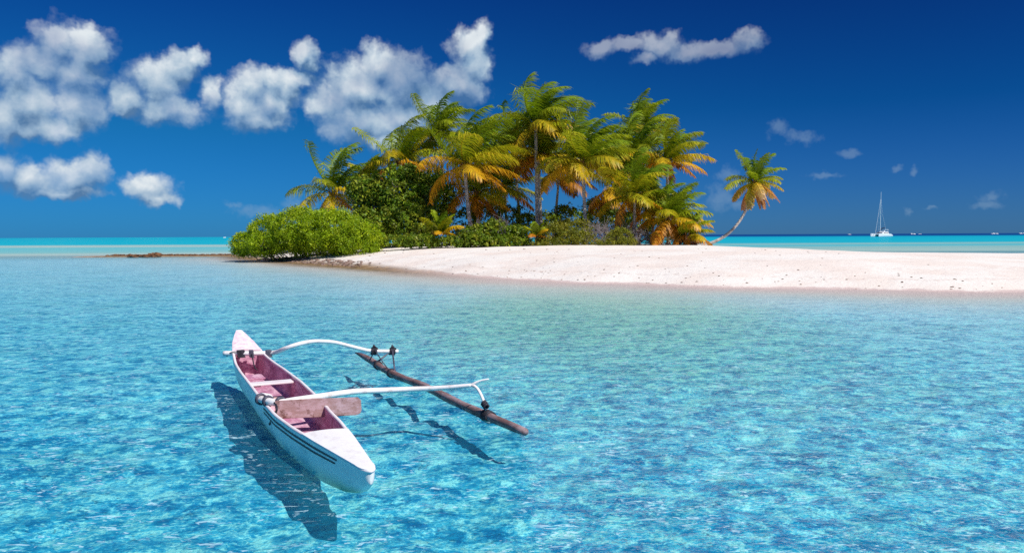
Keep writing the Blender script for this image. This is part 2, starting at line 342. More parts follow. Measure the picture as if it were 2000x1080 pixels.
def watermat():
    m, t, o = mat('lagoon_water'); g = t.n('ShaderNodeNewGeometry').outputs['Position']
    d = t.n('ShaderNodeAttribute', attribute_name='Col').outputs['Color']
    dsep = t.n('ShaderNodeSeparateColor', {0: d}); off = dsep.outputs[1]; d = dsep.outputs[0]               # depth of water in metres
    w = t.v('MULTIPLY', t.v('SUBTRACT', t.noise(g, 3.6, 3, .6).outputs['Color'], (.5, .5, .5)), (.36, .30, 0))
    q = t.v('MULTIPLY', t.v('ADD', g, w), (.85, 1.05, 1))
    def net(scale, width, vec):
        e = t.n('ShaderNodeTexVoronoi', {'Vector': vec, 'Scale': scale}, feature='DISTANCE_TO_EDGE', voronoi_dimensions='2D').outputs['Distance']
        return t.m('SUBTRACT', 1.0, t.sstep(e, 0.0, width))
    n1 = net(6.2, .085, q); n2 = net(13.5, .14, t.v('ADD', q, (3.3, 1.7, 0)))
    lum = t.noise(g, 5.0, 6, .70, .5).outputs[0]                     # caustic brightening and dimming by the waves, painted into the tint
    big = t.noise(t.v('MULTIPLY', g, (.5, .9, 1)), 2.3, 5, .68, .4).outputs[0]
    caustic = t.m('ADD', t.m('MULTIPLY', n1, 1.0), t.m('MULTIPLY', n2, .85))
    caustic = t.m('MULTIPLY', caustic, t.sstep(t.m('ADD', t.m('MULTIPLY', lum, .6), t.m('MULTIPLY', big, .4)), .42, .56))
    caustic = t.m('ADD', caustic, t.m('MULTIPLY', t.sstep(lum, .53, .57), 1.0), clamp=True)
    caustic = t.m('ADD', caustic, t.m('MULTIPLY', t.sstep(big, .53, .62), .35), clamp=True)
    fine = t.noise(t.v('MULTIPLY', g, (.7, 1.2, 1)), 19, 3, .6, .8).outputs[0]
    caustic = t.m('ADD', caustic, t.m('MULTIPLY', t.sstep(fine, .56, .60), .7), clamp=True)
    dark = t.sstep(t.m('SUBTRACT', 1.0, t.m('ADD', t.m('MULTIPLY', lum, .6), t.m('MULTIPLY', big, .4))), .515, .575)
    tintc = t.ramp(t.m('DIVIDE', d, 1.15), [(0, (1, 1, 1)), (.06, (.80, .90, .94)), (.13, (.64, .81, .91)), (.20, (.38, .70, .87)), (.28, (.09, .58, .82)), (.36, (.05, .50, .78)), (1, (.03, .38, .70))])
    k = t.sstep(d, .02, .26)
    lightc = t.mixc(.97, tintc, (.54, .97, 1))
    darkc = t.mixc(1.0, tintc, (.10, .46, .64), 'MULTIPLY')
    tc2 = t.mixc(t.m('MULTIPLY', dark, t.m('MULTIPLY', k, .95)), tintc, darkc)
    tc2 = t.mixc(t.m('MULTIPLY', caustic, k), tc2, lightc)
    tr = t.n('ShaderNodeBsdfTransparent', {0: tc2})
    body = t.ramp(t.m('DIVIDE', d, 16.0), [(0, (.08, .50, .64)), (.03, (.012, .40, .60)), (.09, (.012, .40, .50)), (.2, (.008, .37, .48)), (.4, (.004, .17, .36)), (.8, (.004, .05, .20))])
    # out on the milky flats the water itself scatters the light: pale over sandbars, turquoise, then deep blue
    bodyf = t.ramp(t.m('DIVIDE', d, 16.0), [(0, (.56, .60, .52)), (.012, (.27, .47, .43)), (.03, (.12, .47, .50)), (.06, (.03, .38, .46)), (.10, (.012, .40, .50)), (.2, (.008, .37, .48)), (.4, (.004, .17, .36)), (.8, (.004, .05, .20))])
    body = t.mixc(off, body, bodyf)
    df = t.n('ShaderNodeBsdfDiffuse', {0: body})
    bf = t.ramp(d, [(0, (0, 0, 0)), (.06, (0, 0, 0)), (.40, (.23, .23, .23)), (.85, (1, 1, 1))])
    bf = t.m('MAXIMUM', bf, t.m('MULTIPLY', off, t.sstep(d, .0, .06)))
    bf = t.m('MULTIPLY', bf, t.m('SUBTRACT', 1.0, t.m('MULTIPLY', t.m('MULTIPLY', t.m('MULTIPLY', caustic, t.m('SUBTRACT', 1.0, off)), .85), t.m('SUBTRACT', 1.0, t.sstep(d, .8, 2.0)))))
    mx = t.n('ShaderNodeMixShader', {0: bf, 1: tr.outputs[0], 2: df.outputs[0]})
    # glints off small ripple crests, painted on as pale diffuse flecks
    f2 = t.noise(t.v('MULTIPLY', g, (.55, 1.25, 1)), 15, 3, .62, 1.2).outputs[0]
    glint = t.m('MULTIPLY', t.sstep(f2, .59, .625), t.sstep(t.noise(g, 1.7, 3, .6).outputs[0], .42, .58))
    glint = t.m('MULTIPLY', t.m('MULTIPLY', glint, .62), t.m('MULTIPLY', t.sstep(d, .05, .2), t.m('SUBTRACT', 1.0, off)))
    mx = t.n('ShaderNodeMixShader', {0: glint, 1: mx.outputs[0], 2: t.n('ShaderNodeBsdfDiffuse', {0: (.58, .86, .93, 1)}).outputs[0]})
    hgt = t.m('ADD', t.m('MULTIPLY', t.noise(g, 3.2, 5, .6, .5).outputs[0], 1.0), t.m('MULTIPLY', t.noise(t.v('MULTIPLY', g, (1, 1.3, 1)), 11, 4, .6, .5).outputs[0], .32))
    bp = t.n('ShaderNodeBump', {'Height': hgt, 'Strength': 1.0, 'Distance': .085})
    fr = t.n('ShaderNodeFresnel', {'IOR': 1.33, 'Normal': bp.outputs[0]}).outputs[0]
    gl = t.n('ShaderNodeBsdfGlossy', {'Color': (1, 1, 1, 1), 'Roughness': .06, 'Normal': bp.outputs[0]})
    fac = t.m('MINIMUM', t.m('MULTIPLY', t.m('POWER', fr, 1.7), .55), .30)
    fac = t.m('MULTIPLY', fac, t.m('SUBTRACT', 1.0, t.m('MULTIPLY', t.sstep(d, .8, 3), .55)))
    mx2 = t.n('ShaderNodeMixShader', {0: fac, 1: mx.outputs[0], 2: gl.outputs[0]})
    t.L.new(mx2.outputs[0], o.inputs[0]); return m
dep = np.clip(-Z, 0, 40)
offshore = sm(Y, 62, 88)
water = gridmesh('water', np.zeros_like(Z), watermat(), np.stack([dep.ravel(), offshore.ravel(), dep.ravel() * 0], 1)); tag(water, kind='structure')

# ------------------------------------------------------------------ palms
WIND = np.array([.95, .30, 0.0])
def nrm(v): return v / (np.linalg.norm(v, axis=-1, keepdims=True) + 1e-9)
GREEN_D = np.array([.11, .21, .008]); GREEN = np.array([.26, .36, .008]); YG = np.array([.42, .42, .012]); YEL = np.array([.74, .47, .015]); ORG = np.array([.72, .29, .010]); BRN = np.array([.44, .19, .02]); GREY = np.array([.38, .27, .26])
def agecol(a):
    xsn = [0, .30, .60, .80, .92, 1.0]; cs = np.array([GREEN_D, GREEN, YG, YEL, ORG, BRN])
    return np.stack([np.interp(a, xsn, cs[:, i]) for i in range(3)], -1)
def frond(parent, org, L, az_, el_, age, rng, wind=1.0, nl=46, lw=.085, ll=.27, grey=0):
    nseg = 14; ds = L / nseg; d = np.array([math.cos(az_) * math.cos(el_), math.sin(az_) * math.cos(el_), math.sin(el_)])
    p = np.array(org, float); pts = [p.copy()]; ds_ = [d.copy()]
    stiff = 3.6 / L
    for i in range(nseg):
        t = (i + 1) / nseg
        d = d + (WIND * wind * (.08 + .42 * t) + np.array([0, 0, -1.]) * (.06 + (.37 + .14 * age) * t)) * ds * stiff
        d = nrm(d); p = p + d * ds; pts.append(p.copy()); ds_.append(d.copy())
    pts = np.array(pts); dd = np.array(ds_)
    T = np.linspace(.10, .995, nl); sidx = T * nseg
    P = np.stack([np.interp(sidx, range(nseg + 1), pts[:, i]) for i in range(3)], 1)
    D = nrm(np.stack([np.interp(sidx, range(nseg + 1), dd[:, i]) for i in range(3)], 1))
    up = np.array([0, 0, 1.]); S = np.cross(D, up) + 1e-4; S = nrm(S); U = np.cross(S, D)
    roll = rng.uniform(-.5, .5); S, U = S * math.cos(roll) + U * math.sin(roll), U * math.cos(roll) - S * math.sin(roll)
    lf = ll * L * np.power(np.sin(np.pi * np.clip(.12 + .83 * T, 0, 1)), .6)
    V = []; F = []; ST = []; C = []
    base = agecol(np.clip(age + rng.uniform(-.05, .05), 0, 1))
    for sg in (-1, 1):
        n = nl; hang = .32 + .9 * max(0, age - .25)
        dirA = nrm(S * sg * .85 + D * .42 + U * .10 + WIND * .28 * wind + rng.normal(0, .09, (n, 3)) - up * hang * .55)
        dirB = nrm(dirA * .8 + WIND * .42 * wind - up * (hang + .25) + rng.normal(0, .10, (n, 3)))
        l = (lf * rng.uniform(.75, 1.12, n))[:, None]
        mid = P + dirA * l * .5; tip = mid + dirB * l * .5
        wv = nrm(np.cross(dirA, U) + .01) * lw * .5
        wv2 = nrm(np.cross(dirB, U + .3 * S * sg) + .01) * lw * .48
        vs = np.stack([P - wv * .8, P + wv * .8, mid + wv2, mid - wv2, tip], 1).reshape(-1, 3)
        o = sum(len(q) for q in V); b = o + np.arange(n) * 5
        V.append(vs)
        quads = np.stack([b, b + 1, b + 2, b + 3], 1); tris = np.stack([b + 3, b + 2, b + 4], 1)
        F.append((quads, tris))
        jit = rng.uniform(.72, 1.25, (n, 1)); ag = np.clip(age + .10 * (T - .4) + rng.normal(0, .035, n), 0, 1)
        cc = agecol(ag) * jit
        if grey: cc = cc * (1 - grey * T[:, None] ** 2) + GREY * grey * T[:, None] ** 2
        tipc = agecol(np.clip(ag + .13, 0, 1)) * jit
        if grey: tipc = tipc * (1 - grey * T[:, None] ** 2) + GREY * grey * T[:, None] ** 2
        C.append(np.stack([cc, cc, cc, cc, tipc], 1).reshape(-1, 3))
    # rachis: a tapering three-sided rib
    o = sum(len(q) for q in V); Sr = nrm(np.cross(dd, up) + 1e-4); r = np.linspace(.035, .008, nseg + 1)[:, None] * (L / 4)
    Ur = np.cross(Sr, dd)
    rv = np.stack([pts - Sr * r, pts + Sr * r, pts - Ur * r * 1.2], 1).reshape(-1, 3); V.append(rv)
    C.append(np.repeat(agecol(np.clip(age + .2, 0, 1))[None] * .9, len(rv), 0))
    i = o + np.arange(nseg) * 3; rq = []
    for a, b in ((0, 1), (1, 2), (2, 0)): rq.append(np.stack([i + a, i + b, i + b + 3, i + a + 3], 1))
    quads = np.concatenate([f[0] for f in F] + rq); tris = np.concatenate([f[1] for f in F])
    loops = np.concatenate([quads.ravel(), tris.ravel()]); starts = np.concatenate([np.arange(len(quads)) * 4, len(quads) * 4 + np.arange(len(tris)) * 3])
    return npmesh('frond', np.concatenate(V), loops, starts, M_leaf, np.clip(np.concatenate(C), 0, 1), parent)
PALMG = 'coconut palms in the island grove'
def palm(label, crown, base, D, L=3.9, n=22, seed=1, old=.5, r=.16, wind=1.0, Dc=None, bend=(0, 0), group=PALMG, low=-.28, up=1.0, grey=0, trunk=True, lw=.068, nl=62, bz=None, spear=False, nuts=0, ll=.33):
    rng = np.random.default_rng(seed); Dc = Dc or D
    c = aty(*crown, Dc); b = aty(*base, D); b.z = gz(b.x, b.y) - .05 if bz is None else bz
    e = empty('coconut_palm', b); tag(e, label, 'palm tree', group)
    top = np.array(c - b)
    if trunk:
        P0_, P2 = np.zeros(3), top.copy(); P1 = (P0_ + P2) / 2 + np.array([bend[0], 0, bend[1]]); pts = []; rad = []
        k = 16
        for i in range(k + 1):
            t = i / k; q = P0_ * (1 - t) ** 2 + 2 * P1 * t * (1 - t) + P2 * t * t
            pts.append(q); rad.append(r * (1.0 - .35 * t + .45 * math.exp(-t * 14) + .35 * math.exp(-(1 - t) * 12) + rng.uniform(-.03, .03)))
        MB().tube(pts, rad, 9).build('trunk', M_bark, e, smooth=True)
        fb_ = MB()
        for k2 in range(9):
            a = k2 * 2.4; q = top + np.array([math.cos(a) * r * .8, math.sin(a) * r * .8, -.25])
            fb_.tube([q, q + np.array([math.cos(a) * .18, math.sin(a) * .18, .35]), q + np.array([math.cos(a) * .42, math.sin(a) * .42, .55])], [.07, .06, .03], 5)
        fb_.build('crown_shaft', M_fibre, e)
    a0 = rng.uniform(0, 6.28)
    n = max(9, round(n * .88))
    for i in range(n):
        t = (i + .5) / n                                        # young to old
        el_ = 1.45 * up - (1.45 * up - low) * (t ** 1.15) + rng.uniform(-.12, .12)
        az_ = a0 + i * 2.39996 + rng.uniform(-.25, .25)
        age = np.clip(.10 + t ** 1.15 * (.45 + .43 * old) + rng.normal(0, .07), .02, .97)
        Lf = L * .93 * (.78 + .34 * math.sin(math.pi * min(1, .25 + .7 * t))) * rng.uniform(.86, 1.08)
        frond(e, top + np.array([0, 0, .05]), Lf, az_, el_, age, rng, wind * (1.15 - .35 * t), nl, lw, ll, grey * rng.uniform(.4, 1) if t > .6 else 0)
    if spear:
        frond(e, top, L * .95, 2.6, 1.5, .22, rng, .05, 24, lw, .10)
    for k2 in range(nuts):
        a = k2 * 2.1; q = top + np.array([math.cos(a) * .22, math.sin(a) * .22 - .1, -.16 - .06 * (k2 % 2)])
        ms = MB(); rr = .12
        prof = [(-1, .0), (-.7, .62), (-.2, .95), (.25, .9), (.7, .55), (1, .0)]
        ms.tube([q + np.array([0, 0, z * rr * 1.15]) for z, _ in prof], [max(w * rr, .004) for _, w in prof], 8)
        ms.build('coconut', simple('coconut_husk', (.45, .34, .04), .5, .3) if k2 == 0 else bpy.data.materials['coconut_husk'], e, smooth=True)
    return e
#        label, crown px, base px, distance, options
palm('palm at the far left end of the grove, behind the rounded bright bush', (650, 378), (656, 470), 68, L=5.0, n=20, seed=3, old=.75, low=-.55, wind=.9)
palm('palm rising out of the dark shrub thicket, second crown from the left of the grove', (782, 320), (800, 450), 66, L=4.5, n=20, seed=5, old=.75, wind=1.15)
palm('small orange-tipped palm crown poking above the left edge of the dark shrub thicket', (722, 345), (730, 450), 70, L=2.6, n=12, seed=8, old=.8, wind=.9)
palm('slim tall palm with a dark drooping left frond, leftmost of the high crowns', (857, 262), (878, 432), 67, L=3.7, n=22, seed=11, old=.5, wind=.95, r=.14)
palm('big palm with sweeping orange fronds and a bare trunk just right of the dark thicket', (908, 325), (926, 446), 60, L=4.9, n=27, seed=13, old=.85, wind=1.1, r=.17, bend=(-.25, 0))
palm('orange-brown palm with slender trunk close behind the big orange-fronded palm', (934, 378), (932, 446), 64, L=3.8, n=20, seed=17, old=1.1, wind=.8, low=-.55, r=.13)
palm('tallest palm of the grove, dense windswept green crown at the top centre', (1046, 246), (1050, 430), 62, L=4.5, n=28, seed=19, old=.45, wind=1.2, r=.16)
palm('yellow-fronded palm whose pale trunk touches the trunk of the tallest palm', (1052, 305), (1058, 432), 63.5, L=4.1, n=24, seed=23, old=.95, wind=.9, r=.13)
palm('green palm leaning out to the left behind the tallest palm', (1003, 285), (1019, 420), 69, L=3.7, n=20, seed=29, old=.6, wind=.7, r=.14)
palm('palm on a pale trunk that leans to the right, right of the twin central trunks', (1092, 345), (1080, 428), 66, L=4.0, n=22, seed=31, old=1.0, wind=.9, r=.13)
palm('large green palm with an upright spear leaf, third big crown from the right', (1138, 318), (1145, 440), 58, L=4.6, n=28, seed=37, old=.65, wind=1.2, r=.15, spear=True)
palm('highest crown on the right half of the grove, small and dark green', (1254, 250), (1248, 430), 73, L=3.6, n=20, seed=41, old=.45, wind=1.0, r=.14)
palm('broad green crown just beneath the small highest right-hand crown', (1240, 312), (1232, 440), 66, L=4.2, n=26, seed=43, old=.75, wind=1.1, r=.14)
palm('palm with yellow-orange spreading fronds at the upper right edge of the grove', (1303, 318), (1306, 440), 62, L=3.6, n=20, seed=47, old=1.15, wind=.75, r=.14)
palm('orange palm on a short pale trunk in the shade left of the grey twiggy shrub', (1203, 365), (1204, 440), 65, L=4.0, n=22, seed=53, old=1.1, wind=.9, low=-.55, r=.14)
palm('mid-height palm in front of the right half, arching green and gold fronds', (1240, 385), (1238, 465), 57, L=3.7, n=20, seed=59, old=.85, wind=.9, r=.13)
palm('low palm with an orange skirt on a thick leaning trunk at the right end', (1310, 428), (1286, 480), 55.5, L=3.1, n=22, seed=61, old=1.35, wind=.8, r=.17, low=-.6)
palm('short bushy orange palm at the right foot of the grove beside the sand', (1342, 462), (1336, 482), 55, L=2.0, n=18, seed=67, old=1.5, wind=.7, r=.12, low=-.5)
palm('golden dry palm filling the gap behind the twin central trunks', (985, 372), (991, 432), 70, L=3.8, n=20, seed=71, old=1.0, wind=.7, r=.12, low=-.5)
palm('back-row palm between the spear-leaf palm and the right crowns', (1188, 320), (1184, 430), 74, L=3.6, n=22, seed=79, old=.6, wind=1.1, r=.13)
palm('back-row palm filling between the leftmost high crowns and the tallest palm', (960, 320), (960, 430), 71, L=3.6, n=22, seed=83, old=.7, wind=1.0, r=.13)
palm('young yellow palm sprouting from the ground cover beside the dark thicket', (862, 458), (862, 466), 56.5, L=1.9, n=11, seed=97, old=.75, wind=.5, trunk=False, low=.15, bz=None)
palm('knee-high orange palm seedling in the shrubs below the tallest palm', (1048, 462), (1048, 468), 55.5, L=1.15, n=9, seed=101, old=.9, wind=.3, trunk=False, low=.2)
palm('low yellow-green palm tucked behind the orange skirted palm at the right end', (1278, 415), (1272, 462), 58, L=3.0, n=18, seed=103, old=.75, wind=.8, r=.12)
lone = palm('lone small palm on a long curved trunk arching out from the right end', (1474, 357), (1352, 462), 60, L=2.6, n=29, seed=111, old=1.05, wind=.38, r=.125, bend=(1.45, -2.15), low=-1.15, up=.95, grey=.7, lw=.07, nl=44, nuts=5, ll=.26)

# ------------------------------------------------------------------ shrubs
def clumps_of(blobs, rng, dens, cr, shell=(.62, 1.0)):
    out = []; rel_ = []
    for (c, rad) in blobs:
        c = np.array(c); rad = np.array(rad)
        area = 4 * math.pi * ((rad[0] * rad[1]) ** 1.6 + (rad[0] * rad[2]) ** 1.6 + (rad[1] * rad[2]) ** 1.6) ** (1 / 1.6) / 3 ** (1 / 1.6)
        n = max(6, int(area * dens)); dirs = nrm(rng.normal(0, 1, (n, 3))); dirs[:, 2] = np.where(dirs[:, 2] < -.75, -dirs[:, 2], dirs[:, 2])
        rr = rng.uniform(*shell, (n, 1)); out.append(c + dirs * rad * rr); rel_.append(dirs)
    return np.concatenate(out), np.concatenate(rel_)
def foliage(parent, blobs, seed, dens, cr, nleaf, size, cols, aspect=.5, name='foliage', zmin=None, fuzzy=.0, shell=(.62, 1.02)):
    rng = np.random.default_rng(seed); C, N = clumps_of(blobs, rng, dens, cr, shell)
    base = np.array(parent.location)
    C = C - base; n = len(C); crr = cr * rng.uniform(.6, 1.3, n)
    dl = nrm(rng.normal(0, 1, (n, nleaf, 3)) + N[:, None] * .55 + np.array([0, 0, .35]))
    P = C[:, None] + dl * (crr[:, None] * rng.uniform(.45, 1.05, (n, nleaf)))[..., None]
    nrmv = nrm(dl + rng.normal(0, .55, dl.shape)); t1 = nrm(np.cross(nrmv, rng.normal(0, 1, dl.shape)) + 1e-5)
    if fuzzy: t1 = nrm(t1 * (1 - fuzzy) + dl * fuzzy)
    t2 = np.cross(nrmv, t1)
    s = size * rng.uniform(.65, 1.3, (n, nleaf, 1))
    V = np.stack([P - t1 * s * .5, P + t2 * s * .5 * aspect, P + t1 * s * .5, P - t2 * s * .5 * aspect], 2).reshape(-1, 3)
    a = np.array(cols)                                       # palette
    ci = rng.integers(0, len(a), n); mixw = rng.uniform(0, 1, (n, nleaf, 1))
    cl_ = a[ci][:, None] * (1 - mixw * .5) + a[rng.integers(0, len(a), (n, nleaf))] * mixw * .5
    cl_ = cl_ * rng.uniform(.75, 1.25, (n, nleaf, 1)) * rng.uniform(.85, 1.15, (n, 1, 1))
    cv = np.repeat(cl_.reshape(-1, 3), 4, 0)
    if zmin is not None: V[:, 2] = np.maximum(V[:, 2], zmin - base[2])
    k = len(V) // 4
    return npmesh(name, V, np.arange(k * 4), np.arange(k) * 4, M_bush, np.clip(cv, 0, 1), parent)
def branches(parent, org, blobs, seed, n=10, r=.05, twig=3, m=None):
    rng = np.random.default_rng(seed); mb = MB(); base = np.array(parent.location); org = np.array(org) - base
    for i in range(n):
        c, rad = blobs[rng.integers(len(blobs))]; tgt = np.array(c) - base + nrm(rng.normal(0, 1, 3)) * np.array(rad) * .85; tgt[2] = max(tgt[2], org[2] + .3)
        st = org + np.array([rng.uniform(-.5, .5) + (tgt[0] - org[0]) * .4, rng.uniform(-.3, .3), 0])
        mid = (st + tgt) / 2 + rng.normal(0, .15, 3) + np.array([0, 0, .15])
        pts = [st, st * .5 + mid * .5 + rng.normal(0, .06, 3), mid, mid * .5 + tgt * .5 + rng.normal(0, .08, 3), tgt]
        mb.tube(pts, [r, r * .8, r * .6, r * .42, r * .2], 5, cap=False)
        for j in range(twig):
            t = rng.uniform(.4, 1); a = mid * (1 - t) + tgt * t; b = a + nrm(rng.normal(0, 1, 3) + np.array([0, 0, .5])) * rng.uniform(.3, .8)
            mb.tube([a, (a + b) / 2 + rng.normal(0, .05, 3), b], [r * .35, r * .28, r * .12], 4, cap=False)
    return mb.build('branches', m or M_twig, parent)
def B(px, py, D, rx, ry, rz=None):
    """a mound seen at (px, py), half-sizes in photo pixels at that distance"""
    p = aty(px, py, D); s = D / FP
    return ((p.x, p.y, p.z), (rx * s, (rz if rz else (rx * .5 + ry * .5)) * s, ry * s))
def shrub(name, label, cat, blobs, seed, group=None, nb=10, br=.05, twig=3, tm=None, **kw):
    cx = sum(b[0][0] for b in blobs) / len(blobs); cy = sum(b[0][1] for b in blobs) / len(blobs)
    e = empty(name, (cx, cy, gz(cx, cy))); tag(e, label, cat, group)
    if nb: branches(e, (cx, cy, gz(cx, cy) - .05), blobs, seed + 1, nb, br, twig, tm)
    if kw: foliage(e, blobs, seed, **kw)
    return e
LG = [(.38, .50, .008), (.30, .44, .008), (.46, .55, .012), (.20, .33, .008)]
DG = [(.14, .25, .012), (.09, .18, .010), (.24, .33, .018), (.42, .45, .03), (.17, .20, .014)]
MG = [(.15, .25, .012), (.22, .30, .015), (.09, .16, .010), (.32, .34, .02)]
OG = [(.19, .22, .015), (.28, .28, .02), (.14, .17, .012), (.34, .31, .03)]
shrub('shrub', 'big rounded bright green bush at the left tip of the island, over the water', 'bush',
      [B(492, 478, 60, 38, 22), B(530, 462, 59.5, 48, 38), B(585, 455, 58, 62, 46), B(645, 457, 57, 66, 46), B(700, 468, 55.5, 48, 34), B(545, 480, 58.5, 70, 24), B(625, 478, 57.5, 70, 27), B(690, 482, 56.5, 52, 22), B(500, 488, 60.5, 42, 14), B(476, 492, 61.5, 22, 9)],
      200, nb=26, br=.05, dens=8.5, cr=.38, nleaf=38, size=.16, cols=LG, aspect=.42, zmin=.05, fuzzy=.4, shell=(.70, 1.0))
shrub('shrub_thicket', 'dark green broad-leaved thicket with pale twigs behind the rounded bright bush', 'thicket',
      [B(735, 400, 64, 50, 55), B(790, 385, 63, 60, 60), B(845, 390, 63, 45, 55), B(720, 445, 62, 45, 35), B(800, 440, 61, 70, 40), B(705, 375, 65, 25, 30)],
      210, nb=46, br=.05, twig=7, dens=8, cr=.40, nleaf=17, size=.24, cols=DG, aspect=.6, shell=(.45, 1.0))
shrub('ground_cover', 'low leafy green ground cover along the sand below the dark thicket', 'ground cover',
      [B(770, 473, 56, 30, 10), B(820, 472, 56, 40, 12), B(880, 475, 56, 40, 9), B(935, 470, 56, 35, 15)],
      220, nb=6, br=.02, dens=16, cr=.22, nleaf=20, size=.17, cols=MG, aspect=.6)
shrub('shrub', 'leafy green shrub with dead grey branches at the sand edge left of centre', 'bush',
      [B(925, 462, 57, 30, 20), B(965, 458, 57, 42, 24), B(1005, 464, 57, 32, 20), B(985, 474, 56, 50, 9)],
      230, nb=30, br=.035, twig=8, dens=9, cr=.30, nleaf=15, size=.20, cols=MG, aspect=.6, group='low shrubs along the sand')
shrub('shrub', 'olive green shrub below the spear-leaf palm', 'bush',
      [B(1085, 462, 56, 38, 24), B(1120, 455, 57, 40, 26), B(1075, 478, 55.5, 40, 9), B(1140, 470, 55.5, 30, 16)],
      240, nb=8, br=.03, dens=12, cr=.28, nleaf=24, size=.15, cols=OG, aspect=.4, fuzzy=.4, group='low shrubs along the sand')
shrub('shrub', 'small rounded olive bush in front of the grey twiggy shrub', 'bush',
      [B(1210, 468, 54.5, 30, 20), B(1188, 478, 54, 22, 10), B(1228, 478, 54, 16, 9)],
      250, nb=6, br=.03, dens=16, cr=.24, nleaf=26, size=.13, cols=OG, aspect=.4, fuzzy=.4, group='low shrubs along the sand')
M_grey = simple('grey_twig', (.36, .31, .32), .85, .1, (.20, .16, .16), 5)
shrub('dead_shrub', 'grey leafless twiggy shrub behind the small rounded olive bush', 'dead shrub',
      [B(1165, 460, 56, 30, 24), B(1200, 452, 56.5, 45, 24), B(1250, 468, 56, 35, 20)], 260, nb=110, br=.03, twig=9, tm=M_grey)
shrub('dead_shrub', 'bleached bare branches above the leafy shrub left of centre', 'dead shrub',
      [B(965, 440, 58, 36, 22), B(935, 452, 58, 22, 14)], 265, nb=34, br=.028, twig=8, tm=M_grey)
shrub('shrub', 'green broad-leaved shrub in the gap between the central trunks and spear-leaf palm', 'bush',
      [B(1110, 430, 66, 40, 26), B(1070, 440, 66, 40, 22), B(1165, 420, 68, 30, 30)], 270, nb=14, br=.04, dens=4.5, cr=.38, nleaf=14, size=.22, cols=MG, aspect=.6, group='shrubs under the palms')
shrub('shrub', 'dark shrub under the palms between the dark thicket and the central trunks', 'bush',
      [B(905, 440, 66, 35, 30), B(950, 425, 70, 36, 30), B(1000, 430, 68, 36, 26), B(1030, 445, 66, 36, 24)], 280, nb=18, br=.04, dens=4, cr=.38, nleaf=14, size=.22, cols=MG, aspect=.6, group='shrubs under the palms')
shrub('shrub', 'green shrub filling under the right half of the grove', 'bush',
      [B(1190, 435, 64, 40, 26), B(1240, 440, 62, 36, 24), B(1290, 450, 61, 36, 22), B(1215, 400, 70, 40, 26)], 290, nb=14, br=.04, dens=4.5, cr=.38, nleaf=14, size=.22, cols=MG, aspect=.6, group='shrubs under the palms')
shrub('dead_shrub', 'brown dry brush and roots at the foot of the right-end palms', 'dead shrub',
      [B(1300, 476, 55, 40, 10), B(1345, 478, 55, 36, 9)], 295, nb=50, br=.028, twig=6, tm=simple('dry_brush', (.24, .13, .08), .9, .1, (.36, .24, .18), 5))

# ------------------------------------------------------------------ rocks, rubble, pebbles
M_rock = simple('coral_rock', (.20, .10, .05), .95, .1, (.07, .035, .02), 4, .8, 12)
def rockmesh(mb, c, size, rng, sub=2):
    n1, n2 = 10, 7; vs = []; sx_, sy_, sz_ = size; off = rng.uniform(0, 50, 3)
    for j in range(n2 + 1):
        th = math.pi * j / n2
        for i in range(n1):
            ph = 2 * math.pi * i / n1; p = np.array([math.sin(th) * math.cos(ph), math.sin(th) * math.sin(ph), math.cos(th)])
            k = 1 + .55 * mnoise.noise(Vector(p * 1.7 + off)) + .25 * mnoise.noise(Vector(p * 4.1 + off))
            vs.append(np.array(c) + p * k * np.array([sx_, sy_, sz_]))
    fs = [(j * n1 + i, j * n1 + (i + 1) % n1, (j + 1) * n1 + (i + 1) % n1, (j + 1) * n1 + i) for j in range(n2) for i in range(n1)]
    mb.add(vs, fs)
rng = np.random.default_rng(7)
rp = atz(282, 502, 0)
mb = MB()
for dx, w_, hh in ((-1.25, .32, .16), (-.75, .45, .20), (-.2, .5, .19), (.3, .45, .22), (.78, .5, .34), (1.15, .36, .32)):
    rockmesh(mb, (dx, rng.uniform(-.2, .2), .04), (w_, .5, hh), rng)
rk = mb.build('rock', M_rock, None); rk.location = rp; tag(rk, 'low brown coral rock standing alone in the shallows left of the island', 'rock')
mb = MB()
for i in range(150):
    x = rng.uniform(-38, -26); y = 76.5 + .06 * (x + 26) + rng.normal(0, .4)
    s = rng.uniform(.06, .17); rockmesh(mb, (x, y, gz(x, y) + .02), (s * 1.6, s * 1.3, s * .7), rng)
tag(mb.build('coral_rubble', M_rock), 'thin line of brown coral rubble on the spit left of the green bush', 'rubble', kind='stuff')
mb = MB()
M_peb = simple('beach_debris', (.36, .25, .20), .95, .1, (.12, .08, .06), 3)
for i in range(260):
    t = rng.uniform(0, 1); k = int(t * (len(SHORE) - 1)); f = t * (len(SHORE) - 1) - k; a = np.array(SHORE[k]); b = np.array(SHORE[min(k + 1, len(SHORE) - 1)])
    off = abs(rng.normal(0, 1.5)) if i % 3 else rng.uniform(1, 16)
    x, y = a * (1 - f) + b * f; y += off; z = gz(x, y)
    if z < -.02: continue
    s = rng.uniform(.010, .03) if y < 45 else rng.uniform(.02, .055)
    rockmesh(mb, (x, y, z + s * .2), (s * 1.5, s * 1.2, s * .6), rng)
for i in range(260):
    x = rng.uniform(-19.5, -9); y = float(np.interp(x, [p[0] for p in SHORE], [p[1] for p in SHORE])) + rng.uniform(-.3, 2.2)
    z = gz(x, y); s = rng.uniform(.04, .12); rockmesh(mb, (x, y, max(z, -.03) + s * .1), (s * 1.5, s, s * .5), rng)
tag(mb.build('beach_debris', M_peb), 'scattered bits of coral, bark and weed over the beach', 'debris', kind='stuff')
sp = atz(668, 1012, -.62); mb = MB(); rockmesh(mb, (0, 0, 0), (.05, .028, .016), rng); rockmesh(mb, (-.05, .02, 0), (.035, .02, .012), rng)
